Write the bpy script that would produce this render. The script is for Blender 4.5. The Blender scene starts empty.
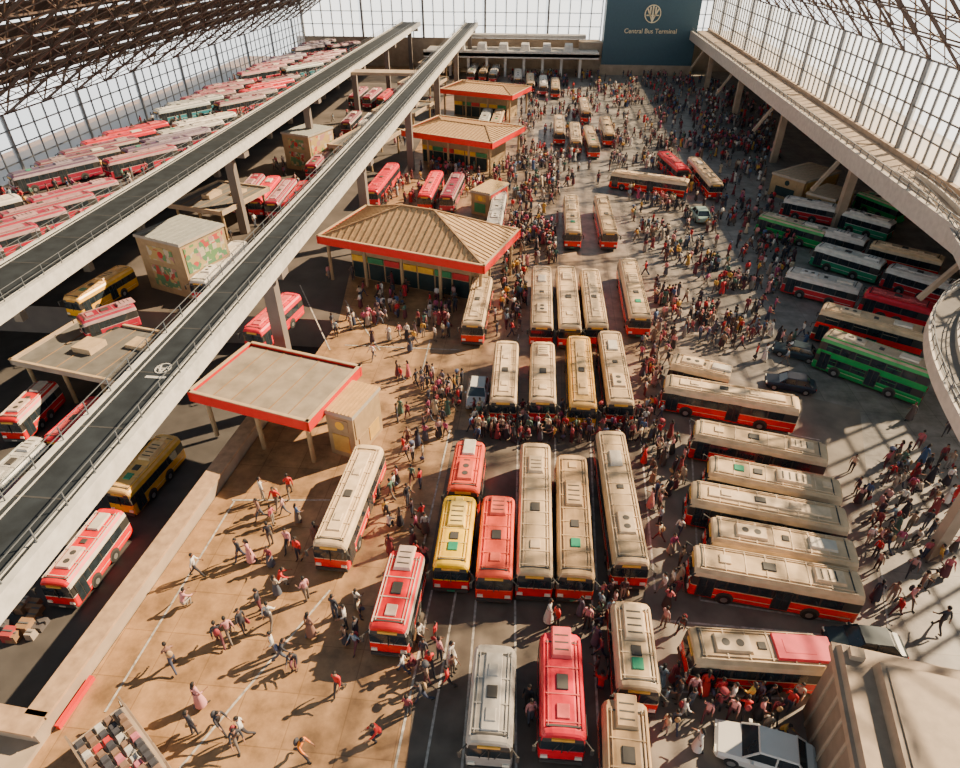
import bpy, bmesh, math, random
import numpy as np
from mathutils import Vector, Matrix
random.seed(7); np.random.seed(7)
scene=bpy.context.scene
# ---------------------------------------------------------------- survey / camera
F=636.0; CH=39.0
TH=math.atan(454/F); PSI=math.atan(75*math.cos(TH)/F)
fw=Vector((-math.sin(PSI)*math.cos(TH),math.cos(PSI)*math.cos(TH),-math.sin(TH)))
rt=Vector((math.cos(PSI),math.sin(PSI),0)); upv=rt.cross(fw)
def G(u,v,z=0.0):
    d=fw+rt*((u-480)/F)+upv*((384-v)/F)
    t=(z-CH)/d.z
    return Vector((d.x*t,d.y*t,z))
cam=bpy.data.cameras.new('camera'); camo=bpy.data.objects.new('camera',cam)
scene.collection.objects.link(camo); scene.camera=camo
camo.location=(0,0,CH); camo.rotation_euler=(math.pi/2-TH,0,PSI)
cam.sensor_width=36; cam.lens=F*36/960; cam.clip_end=2000; cam.clip_start=0.5
# ---------------------------------------------------------------- materials
MC={}
def mat(name,col,rough=.6,metal=0.0,var=.12,scale=1.5,rnd=0.0,spec=.5,bump=0.0):
    if name in MC: return MC[name]
    m=bpy.data.materials.new(name); m.use_nodes=True
    nt=m.node_tree; b=nt.nodes['Principled BSDF']
    b.inputs['Roughness'].default_value=rough; b.inputs['Metallic'].default_value=metal
    b.inputs['Specular IOR Level'].default_value=spec
    tc=nt.nodes.new('ShaderNodeTexCoord'); n=nt.nodes.new('ShaderNodeTexNoise')
    n.inputs['Scale'].default_value=scale; n.inputs['Detail'].default_value=5
    nt.links.new(tc.outputs['Object'],n.inputs['Vector'])
    hs=nt.nodes.new('ShaderNodeHueSaturation'); hs.inputs['Color'].default_value=(*col,1)
    mr=nt.nodes.new('ShaderNodeMapRange'); mr.inputs[1].default_value=.3; mr.inputs[2].default_value=.7
    mr.inputs[3].default_value=1-var; mr.inputs[4].default_value=1+var
    nt.links.new(n.outputs['Fac'],mr.inputs[0])
    last=mr.outputs[0]
    if rnd>0:
        oi=nt.nodes.new('ShaderNodeObjectInfo'); m2=nt.nodes.new('ShaderNodeMapRange')
        m2.inputs[3].default_value=1-rnd; m2.inputs[4].default_value=1+rnd
        nt.links.new(oi.outputs['Random'],m2.inputs[0])
        mu=nt.nodes.new('ShaderNodeMath'); mu.operation='MULTIPLY'
        nt.links.new(last,mu.inputs[0]); nt.links.new(m2.outputs[0],mu.inputs[1]); last=mu.outputs[0]
    nt.links.new(last,hs.inputs['Value']); nt.links.new(hs.outputs[0],b.inputs['Base Color'])
    if bump>0:
        bp=nt.nodes.new('ShaderNodeBump'); bp.inputs['Strength'].default_value=bump
        nt.links.new(n.outputs['Fac'],bp.inputs['Height']); nt.links.new(bp.outputs[0],b.inputs['Normal'])
    MC[name]=m; return m
def poster_mat(name,scale,base):
    m=bpy.data.materials.new(name); m.use_nodes=True; nt=m.node_tree; b=nt.nodes['Principled BSDF']
    tc=nt.nodes.new('ShaderNodeTexCoord'); vo=nt.nodes.new('ShaderNodeTexVoronoi'); vo.inputs['Scale'].default_value=scale; vo.distance='CHEBYCHEV'
    nt.links.new(tc.outputs['Object'],vo.inputs['Vector'])
    cr=nt.nodes.new('ShaderNodeValToRGB'); cr.color_ramp.interpolation='CONSTANT'
    sp=nt.nodes.new('ShaderNodeSeparateColor'); nt.links.new(vo.outputs['Color'],sp.inputs[0]); nt.links.new(sp.outputs[0],cr.inputs[0])
    e=cr.color_ramp.elements; e[0].color=(*base,1); e[1].position=.88; e[1].color=(.45,.06,.05,1)
    for p,c in ((.35,(.45,.33,.14)),(.5,(.13,.25,.10)),(.65,(.5,.42,.30)),(.78,(.42,.2,.18))):
        x=e.new(p); x.color=(*c,1)
    nt.links.new(cr.outputs[0],b.inputs['Base Color']); b.inputs['Roughness'].default_value=.5
    return m
def pane_mat(name,col,transp):
    m=bpy.data.materials.new(name); m.use_nodes=True; nt=m.node_tree; nt.nodes.clear()
    o=nt.nodes.new('ShaderNodeOutputMaterial'); t=nt.nodes.new('ShaderNodeBsdfTransparent')
    d=nt.nodes.new('ShaderNodeBsdfTranslucent'); d.inputs[0].default_value=(*col,1)
    mx=nt.nodes.new('ShaderNodeMixShader'); mx.inputs[0].default_value=1-transp
    nt.links.new(t.outputs[0],mx.inputs[1]); nt.links.new(d.outputs[0],mx.inputs[2]); nt.links.new(mx.outputs[0],o.inputs[0])
    return m
# ---------------------------------------------------------------- mesh builder
class MB:
    def __init__(s): s.v=[];s.f=[];s.m=[]
    def quad(s,a,b,c,d,m): 
        n=len(s.v); s.v+=[tuple(a),tuple(b),tuple(c),tuple(d)]; s.f.append((n,n+1,n+2,n+3)); s.m.append(m)
    def poly(s,pts,m):
        n=len(s.v); s.v+=[tuple(p) for p in pts]; s.f.append(tuple(range(n,n+len(pts)))); s.m.append(m)
    def box(s,x0,x1,y0,y1,z0,z1,m,ch=0.0,mt=None):
        n=len(s.v); c=ch
        s.v+=[(x0,y0,z0),(x1,y0,z0),(x1,y1,z0),(x0,y1,z0),(x0+c,y0+c,z1),(x1-c,y0+c,z1),(x1-c,y1-c,z1),(x0+c,y1-c,z1)]
        for q in [(0,3,2,1),(4,5,6,7),(0,1,5,4),(1,2,6,5),(2,3,7,6),(3,0,4,7)]:
            s.f.append(tuple(n+i for i in q)); s.m.append(m if (mt is None or q[0]!=4) else mt)
    def strut(s,p,q,r,m,r2=None):
        p=Vector(p);q=Vector(q);d=(q-p)
        if d.length<1e-6:return
        d.normalize(); a=d.cross(Vector((0,0,1)))
        if a.length<.01:a=Vector((1,0,0))
        a.normalize(); b=a.cross(d); r2=r2 or r
        n=len(s.v)
        for c in (p,q):
            for i,j in ((-1,-1),(1,-1),(1,1),(-1,1)): s.v.append(tuple(c+a*r*i+b*r2*j))
        for i in range(4):
            j=(i+1)%4; s.f.append((n+i,n+j,n+4+j,n+4+i)); s.m.append(m)
        s.f.append((n+3,n+2,n+1,n)); s.f.append((n+4,n+5,n+6,n+7)); s.m+=[m,m]
    def cyl(s,c,ax,r,h,m,k=14,mc=None):
        n=len(s.v); c=Vector(c)
        if ax=='x': A,B,D=Vector((0,1,0)),Vector((0,0,1)),Vector((1,0,0))
        elif ax=='y': A,B,D=Vector((0,0,1)),Vector((1,0,0)),Vector((0,1,0))
        else: A,B,D=Vector((1,0,0)),Vector((0,1,0)),Vector((0,0,1))
        for e in (-h/2,h/2):
            for i in range(k):
                t=2*math.pi*i/k; s.v.append(tuple(c+D*e+A*r*math.cos(t)+B*r*math.sin(t)))
        for i in range(k):
            j=(i+1)%k; s.f.append((n+i,n+j,n+k+j,n+k+i)); s.m.append(m)
        s.f.append(tuple(n+k-1-i for i in range(k))); s.f.append(tuple(n+k+i for i in range(k))); s.m+=[mc if mc is not None else m]*2
    def mesh(s,name,mats):
        me=bpy.data.meshes.new(name); me.from_pydata(s.v,[],s.f)
        for mm in mats: me.materials.append(mm)
        me.polygons.foreach_set('material_index',s.m); me.update()
        return me
    def obj(s,name,mats,loc=(0,0,0),rz=0,parent=None):
        o=bpy.data.objects.new(name,s.mesh(name,mats)); scene.collection.objects.link(o)
        o.location=loc; o.rotation_euler[2]=rz
        if parent: o.parent=parent
        return o
BLOCK=[]   # occupied rectangles
def block(cx,cy,dx,dy,hl,hw): BLOCK.append((cx,cy,dx,dy,hl,hw))
def occupied(x,y,pad=.35):
    for cx,cy,dx,dy,hl,hw in BLOCK:
        a=(x-cx);b=(y-cy)
        if abs(a*dx+b*dy)<hl+pad and abs(-a*dy+b*dx)<hw+pad: return True
    return False
# ---------------------------------------------------------------- buses
STY={ # roof, skirt, upper, ac
'cream':((.62,.43,.245),(.80,.013,.010),(.64,.48,.30),(.66,.48,.30)),
'tan':((.48,.30,.15),(.66,.03,.02),(.54,.37,.20),(.52,.34,.18)),
'red':((.66,.010,.015),(.76,.010,.010),(.70,.60,.50),(.60,.42,.33)),
'crimson':((.68,.02,.04),(.74,.010,.025),(.68,.02,.04),(.62,.09,.09)),
'coral':((.78,.085,.04),(.74,.03,.02),(.80,.11,.05),(.70,.11,.06)),
'yellow':((.88,.52,.01),(.72,.02,.02),(.88,.56,.02),(.80,.54,.12)),
'amber':((.76,.44,.13),(.82,.38,.01),(.80,.42,.04),(.70,.46,.22)),
'grey':((.42,.375,.32),(.36,.33,.30),(.50,.46,.40),(.46,.42,.37)),
'white':((.60,.54,.47),(.66,.03,.04),(.66,.62,.56),(.64,.58,.52)),
'mint':((.62,.58,.50),(.03,.30,.14),(.60,.60,.54),(.64,.60,.54)),
'pink':((.30,.015,.04),(.50,.02,.05),(.46,.32,.31),(.40,.22,.22)),
'green':((.50,.38,.25),(.015,.30,.07),(.02,.36,.09),(.54,.44,.32)),
'teal':((.42,.40,.36),(.04,.22,.27),(.42,.46,.44),(.5,.47,.42)),
'maroon':((.17,.02,.04),(.40,.02,.03),(.46,.38,.34),(.30,.21,.21)),
'plum':((.10,.045,.095),(.32,.02,.05),(.40,.32,.35),(.27,.21,.25)),
}
FR=mat('bus_window_frame',(.035,.032,.03),.5); GL=mat('bus_glass',(.02,.028,.035),.08,spec=.8,var=.3)
TY=mat('tyre_rubber',(.02,.02,.02),.85); RIM=mat('wheel_rim',(.35,.34,.32),.4,.6)
LT=mat('headlight_glass',(.85,.8,.65),.15); RL=mat('tail_light',(.6,.01,.01),.2)
DK=mat('dark_vent',(.05,.045,.04),.7); SG=mat('destination_sign',(.75,.38,.05),.5); GR=mat('roof_hatch_green',(.02,.25,.13),.4); WH=mat('white_hatch',(.60,.52,.42),.5)
RH=mat('roof_hatch_red',(.62,.02,.05),.45)
BM={}
def bus_mesh(style,L,var,dd=False):
    k=(style,L,var,dd)
    if k in BM: return BM[k]
    r,s,u,a=STY[style]
    mats=[mat('bus_roof_'+style,r,.36,rnd=.18,var=.26,scale=.8),mat('bus_skirt_'+style,s,.22,rnd=.1),mat('bus_upper_'+style,u,.35,rnd=.08),FR,GL,TY,RIM,LT,RL,mat('bus_ac_'+style,a,.5,rnd=.15,var=.2),DK,SG,[GR,WH,DK,DK][var%4] if not (style=='cream' and var==5) else RH]
    m=MB(); T=4.3 if dd else 3.1
    if dd: prof=[(1.2,.32),(1.27,.5),(1.28,1.1),(1.28,1.25),(1.27,2.05),(1.27,2.5),(1.25,2.7),(1.22,3.6),(1.16,3.95),(.95,4.2),(.55,4.28),(0,4.3)]; lv=[1,1,2,3,1,1,3,2,0,0,0]
    else: prof=[(1.2,.32),(1.27,.5),(1.28,1.46),(1.28,1.54),(1.24,2.38),(1.17,2.76),(.98,3.0),(.6,3.08),(0,3.1)]; lv=[1,1,2,3,2,0,0,0]
    ring=prof+[(-x,z) for x,z in prof[-2::-1]]; R=len(ring); P=len(prof)
    segm=lv+lv[::-1]
    st=[(-L/2,.90,.95),(-L/2+.1,.96,.98),(-L/2+.45,1,1),(L/2-.4,1,1),(L/2-.1,.98,.99),(L/2,.93,.965)]
    for y,sx,sz in st:
        for x,z in ring:
            lean=(z-.32)/T*.18 if y<0 and sx<1 else 0
            m.v.append((x*sx,y+lean,.32+(z-.32)*sz))
    for i in range(len(st)-1):
        for j in range(R-1):
            m.f.append((i*R+j,i*R+j+1,(i+1)*R+j+1,(i+1)*R+j)); m.m.append(segm[j])
        m.f.append((i*R+R-1,i*R,(i+1)*R,(i+1)*R+R-1)); m.m.append(10)
    e=(len(st)-1)*R
    for j in range(P-1):
        fm={1:1,2:2,3:4,0:0}[lv[j]]
        if (not dd) and j==4: fm=10
        q=(j,j+1,R-2-j,R-1-j)
        if j==P-2: q=(j,j+1,R-1-j)
        m.f.append(tuple(q[::-1])); m.m.append(fm)
        m.f.append(tuple(e+i for i in q)); m.m.append(fm)
    fy=-L/2
    m.box(-1.16,1.16,fy-.10,fy+.12,.34,.62,10,.02)
    for sx in (-1,1):
        m.box(sx*.92-.2,sx*.92+.2,fy-.05,fy+.1,.75,.98,7,.02)
        m.box(sx*1.0-.12,sx*1.0+.12,L/2-.08,L/2+.03,.9,1.35,8)
        m.strut((sx*1.12,fy+.25,2.55),(sx*1.5,fy-.22,2.5),.03,10); m.box(sx*1.5-.09,sx*1.5+.09,fy-.27,fy-.19,1.95,2.5,10)
    m.box(-.03,.03,fy+.02,fy+.14,1.3,2.36,3); m.box(-.26,.26,fy-.12,fy-.09,.42,.56,12)
    m.box(-.6,.6,fy+.06,fy+.17,2.5,2.7,11)
    m.strut((-.5,fy+.05,1.42),(-.15,fy+.12,2.1),.018,10); m.strut((.3,fy+.05,1.42),(.65,fy+.12,2.1),.018,10)
    n=max(2,int((L-2.2)/1.35)); w=(L-2.0)/n
    bands=[(1.58,2.32,1.28,1.243)] if not dd else [(1.3,2.0,1.28,1.272),(2.74,3.54,1.25,1.223)]
    for z0,z1,xa,xb in bands:
        for i in range(n):
            y0=-L/2+.9+i*w+.07; y1=y0+w-.14
            for sx in (-1,1):
                xo0=sx*(xa+.012); xo1=sx*(xb+.014)
                p=[(xo0,y0,z0),(xo0,y1,z0),(xo1,y1,z1),(xo1,y0,z1)]
                if sx<0:p=p[::-1]
                m.poly(p,4)
                if i%2==0: m.box(min(xo1,xo1+sx*.01)-.0,max(xo1,xo1+sx*.01),y0,y1,z1-.3,z1-.27,2)
    for yd in ([-L/2+.5,0] if L>9 else [-L/2+.5]):
        m.box(1.255,1.305,yd,yd+1.15,.5,2.42,3); m.box(1.30,1.312,yd+.08,yd+.54,.6,2.35,4); m.box(1.30,1.312,yd+.61,yd+1.07,.6,2.35,4)
    for sx in (-1,1):
        x=sx*1.285; m.box(min(x,x-.03*sx),max(x,x-.03*sx)+.004,-L/2+.5,L/2-.4,.80,.86,9)
        for yw in (-L/2+2.5,L/2-2.9):
            m.cyl((sx*1.235,yw,.62),'x',.62,.12,10,16); m.cyl((sx*1.19,yw,.48),'x',.48,.26,5,16); m.cyl((sx*1.29,yw,.48),'x',.25,.07,6,12)
        m.box(sx*1.0-.03,sx*1.0+.03,-L/2+.5,L/2-.4,T-.12,T-.02,2)
    nr=int(L/1.25)
    for i in range(nr):
        y=-L/2+.8+i*(L-1.5)/max(1,nr-1); m.box(-.92,.92,y-.035,y+.035,T-.06,T+.02,9)
    for sx in (-1,1): m.box(sx*.8-.02,sx*.8+.02,-L/2+.6,L/2-.5,T-.05,T+.03,9)
    m.box(-.9,.9,-L/2+.55,-L/2+.66,T-.05,T+.025,10); m.box(-.9,.9,L/2-.73,L/2-.62,T-.05,T+.025,10)
    v=var%4
    if v==0:
        m.box(-.62,.62,L*.02,L*.02+2.6,T-.03,T+.20,9,.08); 
        for i in range(4): m.box(-.42,.42,L*.02+.4+i*.5,L*.02+.52+i*.5,T+.19,T+.215,10)
        m.box(-.34,.34,-L*.3,-L*.3+.8,T-.03,T+.09,12,.04); m.box(-.32,.32,L*.36,L*.36+.7,T-.03,T+.08,9,.04); m.box(-.3,.3,-L*.15,-L*.15+.7,T-.02,T+.08,10,.03)
    elif v==1:
        m.box(-.6,.6,-L*.32,-L*.32+2.2,T-.03,T+.18,9,.08); m.box(-.5,.5,L*.18,L*.18+1.9,T-.03,T+.18,12,.07)
        m.cyl((0,-L*.32+.65,T+.18),'z',.24,.03,10); m.cyl((0,-L*.32+1.5,T+.18),'z',.24,.03,10); m.box(-.25,.25,0,.5,T-.02,T+.07,10,.03)
    elif v==2:
        m.box(-.5,.5,-L*.38,L*.4,T-.03,T+.11,9,.06)
        for i in range(3): m.box(-.3,.3,-L*.3+i*L*.22,-L*.3+i*L*.22+.8,T+.09,T+.2,12 if i==1 else 9,.05)
    else:
        m.box(-.6,.6,L*.22,L*.22+2.0,T-.03,T+.22,9,.1); m.box(-.33,.33,-L*.08,-L*.08+.9,T-.02,T+.09,10,.03); m.box(-.35,.35,-L*.34,-L*.34+.8,T-.02,T+.09,9,.03)
        for i in range(3): m.box(-.4,.4,L*.22+.4+i*.45,L*.22+.5+i*.45,T+.21,T+.23,10)
    if style=='cream' and var==5: m.box(-.85,.85,L*.12,L*.12+3.4,T-.03,T+.16,12,.06)
    me=m.mesh('bus_body_'+style,mats); BM[k]=me; return me
nb=0
def put_bus(p,q,style,z0=0,var=None,dd=False,w=1.0):
    global nb
    d=(q-p); L=d.length; L=max(6,min(L,16)); n=d.normalized(); c=(p+q)/2
    Lr=round(L); var=nb%4 if var is None else var; nb+=1
    o=bpy.data.objects.new('double_decker_bus' if dd else 'city_bus',bus_mesh(style,Lr,var,dd)); scene.collection.objects.link(o)
    o.location=(c.x,c.y,z0); o.rotation_euler[2]=math.atan2(-n.x,n.y); o.scale=(w,L/Lr,1)
    block(c.x,c.y,n.x,n.y,L/2+.1,1.35*w)
    return L
def bus(u1,v1,u2,v2,style,z0=0,var=None,dd=False,w=1.0):
    T=4.3 if dd else 3.1
    return put_bus(G(u1,v1,z0+T),G(u2,v2,z0+T),style,z0,var,dd,w)
B=[(327,545,369,444,'cream',2),(386,630,407,550,'red',3),(450,566,460,495,'yellow',0),(463,486,470,443,'coral',1),(494,576,499,495,'coral',3),
(535,574,536,442,'cream',3),(577,576,572,454,'tan',0),(633,563,611,430,'cream',1),(489,740,495,648,'grey',2),(564,738,561,632,'crimson',3),
(640,683,632,606,'cream',0),(631,790,627,722,'tan',3),(503,400,507,340,'cream',2),(543,400,543,341,'cream',3),(584,405,579,335,'amber',2),(622,402,610,330,'cream',1),
(542,325,542,265,'cream',1),(571,328,566,264,'cream',3),(598,325,590,268,'cream',2),(642,318,628,256,'cream',0),(472,323,483,275,'cream',2),
(574,236,571,190,'cream',0),(613,240,600,188,'cream',3),(493,225,500,190,'white',1),
(560,133,559,113,'cream',1),(577,146,574,117,'cream',2),(596,148,588,122,'cream',0),(612,140,603,110,'cream',3),(587,112,583,96,'cream',1),
(518,80,518,66,'white',1),(531,88,530,68,'cream',1),(544,92,543,69,'white',2),(556,95,555,71,'cream',0),
(612,170,689,180,'cream',2),(723,189,690,152,'cream',1),(663,150,684,168,'crimson',0),
(672,357,731,370,'cream',1),(664,379,800,402,'cream',2),(694,425,828,451,'cream',3),(708,462,842,488,'cream',0),(690,488,848,517,'cream',2),(710,525,857,551,'cream',1),(693,554,863,583,'cream',3),(690,641,826,650,'cream',5),
(762,212,828,230,'green',1),(785,196,838,206,'white',2),(842,208,895,222,'mint',1),(800,222,868,239,'white',0),(872,241,945,258,'cream',2),(818,243,885,262,'mint',3),(889,264,957,283,'white',2),
(788,268,862,286,'white',1),(866,288,935,306,'crimson',2),(862,190,905,206,'green',0)]
for b in B: bus(b[0],b[1],b[2],b[3],b[4],0,b[5],w=1.06 if b[1]>250 else 1.0)
bus(826,330,938,368,'green',0,1,True)
bus(822,304,930,332,'cream',0,1,True)
BL=[(68,298,125,265,'amber',0),(196,281,240,240,'white',0),(250,330,292,292,'crimson',0),(368,193,395,160,'crimson',0),
(236,198,258,173,'pink',0),(253,200,274,175,'crimson',0),(270,202,290,178,'pink',0),(287,204,306,180,'crimson',0),
(310,165,324,150,'pink',0),(326,167,340,152,'white',0),(424,195,437,170,'crimson',0),(446,196,458,172,'pink',0),
(352,96,364,86,'pink',0),(366,97,378,87,'pink',0),(380,98,392,88,'crimson',0),(395,99,406,89,'pink',0),(470,72,476,62,'white',0),(482,72,487,62,'cream',0),(492,74,497,63,'white',0),(482,122,488,108,'teal',0),(495,122,500,108,'cream',0),
(345,122,357,110,'maroon',0),(362,124,373,112,'white',0),(415,76,424,68,'white',0),(428,77,436,69,'cream',0),
(4,420,46,380,'red',-4),(50,440,98,396,'crimson',-4),(-4,475,26,448,'teal',-4),(114,492,168,434,'amber',-4),(50,584,110,508,'red',-4),(0,510,20,488,'pink',-4),
(84,316,124,303,'pink',0)]
for b in BL: bus(*b[:5],z0=b[5])
# ---------------------------------------------------------------- key alignments
GXL=G(0,188,6).x; ZL=39-GXL/(G(0,116,0).x/39)
GXR=G(960,188,12.8).x; ZR=39-GXR/(G(960,70,0).x/39)
XI=G(960,228,13).x
B1L=G(0,505,14.2).x; B1R=G(0,626,12.9).x-.35
B2L=G(0,262,14.2).x; B2R=G(0,326,12.9).x-.35
DX=B2L-12
ang=math.radians(57); dv=Vector((math.cos(ang),math.sin(ang),0))
sts=['pink','plum','crimson','pink','white','maroon','pink','plum','teal','pink','maroon']
y=60.0; i=0
cols=[]; xx=DX-5.5
while xx>GXL+3: cols.append(xx); xx-=9.5
while y<230:
    for col,xc in enumerate(cols):
        if (i+col*2)%7<5:
            c=Vector((xc+random.uniform(-.3,.3),y+random.uniform(-.2,.2)+col*4,0)); L=random.choice((12,13))
            put_bus(c-dv*L/2,c+dv*L/2,sts[(i//2*3+col)%11],6.0)
    y+=6.0; i+=1
# ---------------------------------------------------------------- cars
CM={}
def car_mesh(colname,col):
    if colname in CM: return CM[colname]
    m=MB(); mats=[mat('car_paint_'+colname,col,.3,.0,var=.03),GL,TY,RIM,LT,RL,DK]
    st=[(-2.2,.70,.35,.62),(-2.05,.84,.25,.74),(-1.2,.90,.22,.86),(-.9,.91,.22,.92),(1.5,.91,.22,.95),(2.0,.86,.25,.9),(2.2,.76,.38,.78)]
    for y,w,z0,z1 in st:
        for p in [(w*.92,z0),(w,z0+.12),(w,z1-.15),(w*.88,z1),(-w*.88,z1),(-w,z1-.15),(-w,z0+.12),(-w*.92,z0)]: m.v.append((p[0],y,p[1]))
    for i in range(len(st)-1):
        for j in range(8):
            k=(j+1)%8; m.f.append((i*8+j,i*8+k,i*8+8+k,i*8+8+j)); m.m.append(0)
    m.f.append(tuple(range(7,-1,-1))); m.m.append(0); e=(len(st)-1)*8; m.f.append(tuple(e+i for i in range(8))); m.m.append(0)
    lo=[(-.8,-1.05),(.8,-1.05),(.8,1.75),(-.8,1.75)]; hi=[(-.64,-.4),(.64,-.4),(.64,1.2),(-.64,1.2)]
    for i in range(4):
        j=(i+1)%4; m.quad((*lo[i],.9),(*lo[j],.9),(*hi[j],1.42),(*hi[i],1.42),1)
    m.box(-.67,.67,-.45,1.25,1.41,1.48,0,.05)
    for sx in (-1,1):
        for a,b in (((.81,-1.05,.9),(.65,-.42,1.44)),((.81,.35,.9),(.66,.35,1.44)),((.81,1.75,.9),(.65,1.2,1.44))):
            m.strut((sx*a[0],a[1],a[2]),(sx*b[0],b[1],b[2]),.035,0)
        m.box(sx*.6-.17,sx*.6+.17,-2.2,-2.1,.55,.68,4); m.box(sx*.62-.14,sx*.62+.14,2.12,2.2,.62,.76,5)
        m.box(sx*.98-.08,sx*.98+.08,-.75,-.6,.92,1.05,0)
        for yw in (-1.4,1.35): m.cyl((sx*.83,yw,.33),'x',.33,.2,2,16); m.cyl((sx*.93,yw,.33),'x',.19,.03,3,10)
    m.box(-.5,.5,-2.24,-2.15,.38,.55,6)
    CM[colname]=m.mesh('car_'+colname,mats); return CM[colname]
def car(u1,v1,u2,v2,cn,col,z=0,s=1.0):
    p=G(u1,v1,z+1);q=G(u2,v2,z+1);c=(p+q)/2;d=(q-p).normalized()
    o=bpy.data.objects.new('car',car_mesh(cn,col)); scene.collection.objects.link(o)
    o.location=(c.x,c.y,z); o.rotation_euler[2]=math.atan2(-d.x,d.y); o.scale=(s,s,s); block(c.x,c.y,d.x,d.y,2.3*s,1*s)
car(475,405,480,375,'silver',(.50,.48,.45),s=1.15); car(768,376,815,384,'navy',(.02,.025,.04),s=1.1); car(738,740,794,757,'white',(.66,.62,.56),s=1.25)
car(842,637,890,643,'slate',(.02,.035,.045),s=1.1); car(694,204,707,222,'seafoam',(.30,.42,.36),s=1.3); car(782,345,812,352,'slate',(.06,.10,.13),s=1.1)
# ---------------------------------------------------------------- ground
def ground_mat():
    m=bpy.data.materials.new('plaza_concrete'); m.use_nodes=True; nt=m.node_tree; b=nt.nodes['Principled BSDF']; N=nt.nodes; Lk=nt.links
    tc=N.new('ShaderNodeTexCoord'); sp=N.new('ShaderNodeSeparateXYZ'); Lk.new(tc.outputs['Object'],sp.inputs[0])
    nz=N.new('ShaderNodeTexNoise'); nz.inputs['Scale'].default_value=.06; nz.inputs['Detail'].default_value=6; Lk.new(tc.outputs['Object'],nz.inputs['Vector'])
    mx=N.new('ShaderNodeMath'); mx.operation='MULTIPLY_ADD'; mx.inputs[1].default_value=.018; mx.inputs[2].default_value=.20; Lk.new(sp.outputs[0],mx.inputs[0])
    my=N.new('ShaderNodeMath'); my.operation='MULTIPLY_ADD'; my.inputs[1].default_value=.004; Lk.new(sp.outputs[1],my.inputs[0]); Lk.new(mx.outputs[0],my.inputs[2])
    ad=N.new('ShaderNodeMath'); ad.operation='ADD'; Lk.new(my.outputs[0],ad.inputs[0])
    ns=N.new('ShaderNodeMath'); ns.operation='MULTIPLY_ADD'; ns.inputs[1].default_value=.8; ns.inputs[2].default_value=-.4; Lk.new(nz.outputs['Fac'],ns.inputs[0]); Lk.new(ns.outputs[0],ad.inputs[1])
    cr=N.new('ShaderNodeValToRGB'); cr.color_ramp.elements[0].position=.0; cr.color_ramp.elements[0].color=(.44,.245,.11,1); cr.color_ramp.elements[1].position=1; cr.color_ramp.elements[1].color=(.28,.25,.215,1)
    e=cr.color_ramp.elements.new(.5); e.color=(.31,.20,.12,1); Lk.new(ad.outputs[0],cr.inputs[0])
    br=N.new('ShaderNodeTexBrick'); br.offset=0; br.inputs['Scale'].default_value=.30; br.inputs['Mortar Size'].default_value=.01; br.inputs['Row Height'].default_value=1.0; br.inputs['Brick Width'].default_value=1.0
    br.inputs['Color1'].default_value=(1,1,1,1); br.inputs['Color2'].default_value=(.78,.78,.80,1); br.inputs['Mortar'].default_value=(.6,.58,.55,1); Lk.new(tc.outputs['Object'],br.inputs['Vector'])
    n2=N.new('ShaderNodeTexNoise'); n2.inputs['Scale'].default_value=.5; n2.inputs['Detail'].default_value=9; n2.inputs['Roughness'].default_value=.65; Lk.new(tc.outputs['Object'],n2.inputs['Vector'])
    mr=N.new('ShaderNodeMapRange'); mr.inputs[1].default_value=.32; mr.inputs[2].default_value=.72; mr.inputs[3].default_value=.45; mr.inputs[4].default_value=1.35; Lk.new(n2.outputs['Fac'],mr.inputs[0])
    m1=N.new('ShaderNodeMix'); m1.data_type='RGBA'; m1.blend_type='MULTIPLY'; m1.inputs[0].default_value=1; Lk.new(cr.outputs[0],m1.inputs[6]); Lk.new(br.outputs[0],m1.inputs[7])
    m2=N.new('ShaderNodeMix'); m2.data_type='RGBA'; m2.blend_type='MULTIPLY'; m2.inputs[0].default_value=1; Lk.new(m1.outputs[2],m2.inputs[6]); Lk.new(mr.outputs[0],m2.inputs[7])
    Lk.new(m2.outputs[2],b.inputs['Base Color']); b.inputs['Roughness'].default_value=.42
    return m
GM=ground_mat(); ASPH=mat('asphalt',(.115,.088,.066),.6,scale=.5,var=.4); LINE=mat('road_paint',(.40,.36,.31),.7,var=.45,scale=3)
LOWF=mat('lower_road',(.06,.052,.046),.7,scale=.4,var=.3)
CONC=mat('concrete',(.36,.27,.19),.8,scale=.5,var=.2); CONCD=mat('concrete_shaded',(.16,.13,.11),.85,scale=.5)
g=MB()
PA=G(66,712,0); PB=G(250,448,0)
def bx(Y): return PA.x+(Y-PA.y)*(PB.x-PA.x)/(PB.y-PA.y)
g.poly([(bx(-10),-10,0),(90,-10,0),(90,66,0),(bx(66),66,0)],0)
g.poly([(-115,66,0),(90,66,0),(90,260,0),(-115,260,0)],0)
g.obj('ground',[GM])
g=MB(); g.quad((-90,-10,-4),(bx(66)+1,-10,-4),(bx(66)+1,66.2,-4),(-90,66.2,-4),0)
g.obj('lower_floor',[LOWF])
g=MB()
g.poly([(-112,66,.02),(bx(66),66,.02),(-26,80,.02),(-30,235,.02),(-112,235,.02)],0); g.obj('bus_yard_shade_floor',[mat('yard_asphalt_shade',(.085,.068,.056),.7,scale=.2,var=.4)])  # dark sheet over the ground, the yard's shade painted into its asphalt colour
g=MB(); 
g.quad((bx(-10),-10,-4),(bx(-10),-10,0),(bx(66),66,0),(bx(66),66,-4),0); g.quad((-90,66,-4),(-90,66,0),(bx(66),66,0),(bx(66),66,-4),0)
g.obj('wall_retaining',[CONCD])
g=MB()
p0=Vector((bx(PA.y-1),PA.y-1,0)); p1=Vector((bx(47),47,0)); dd_=(p1-p0).normalized(); nn=Vector((-dd_.y,dd_.x,0))
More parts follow.
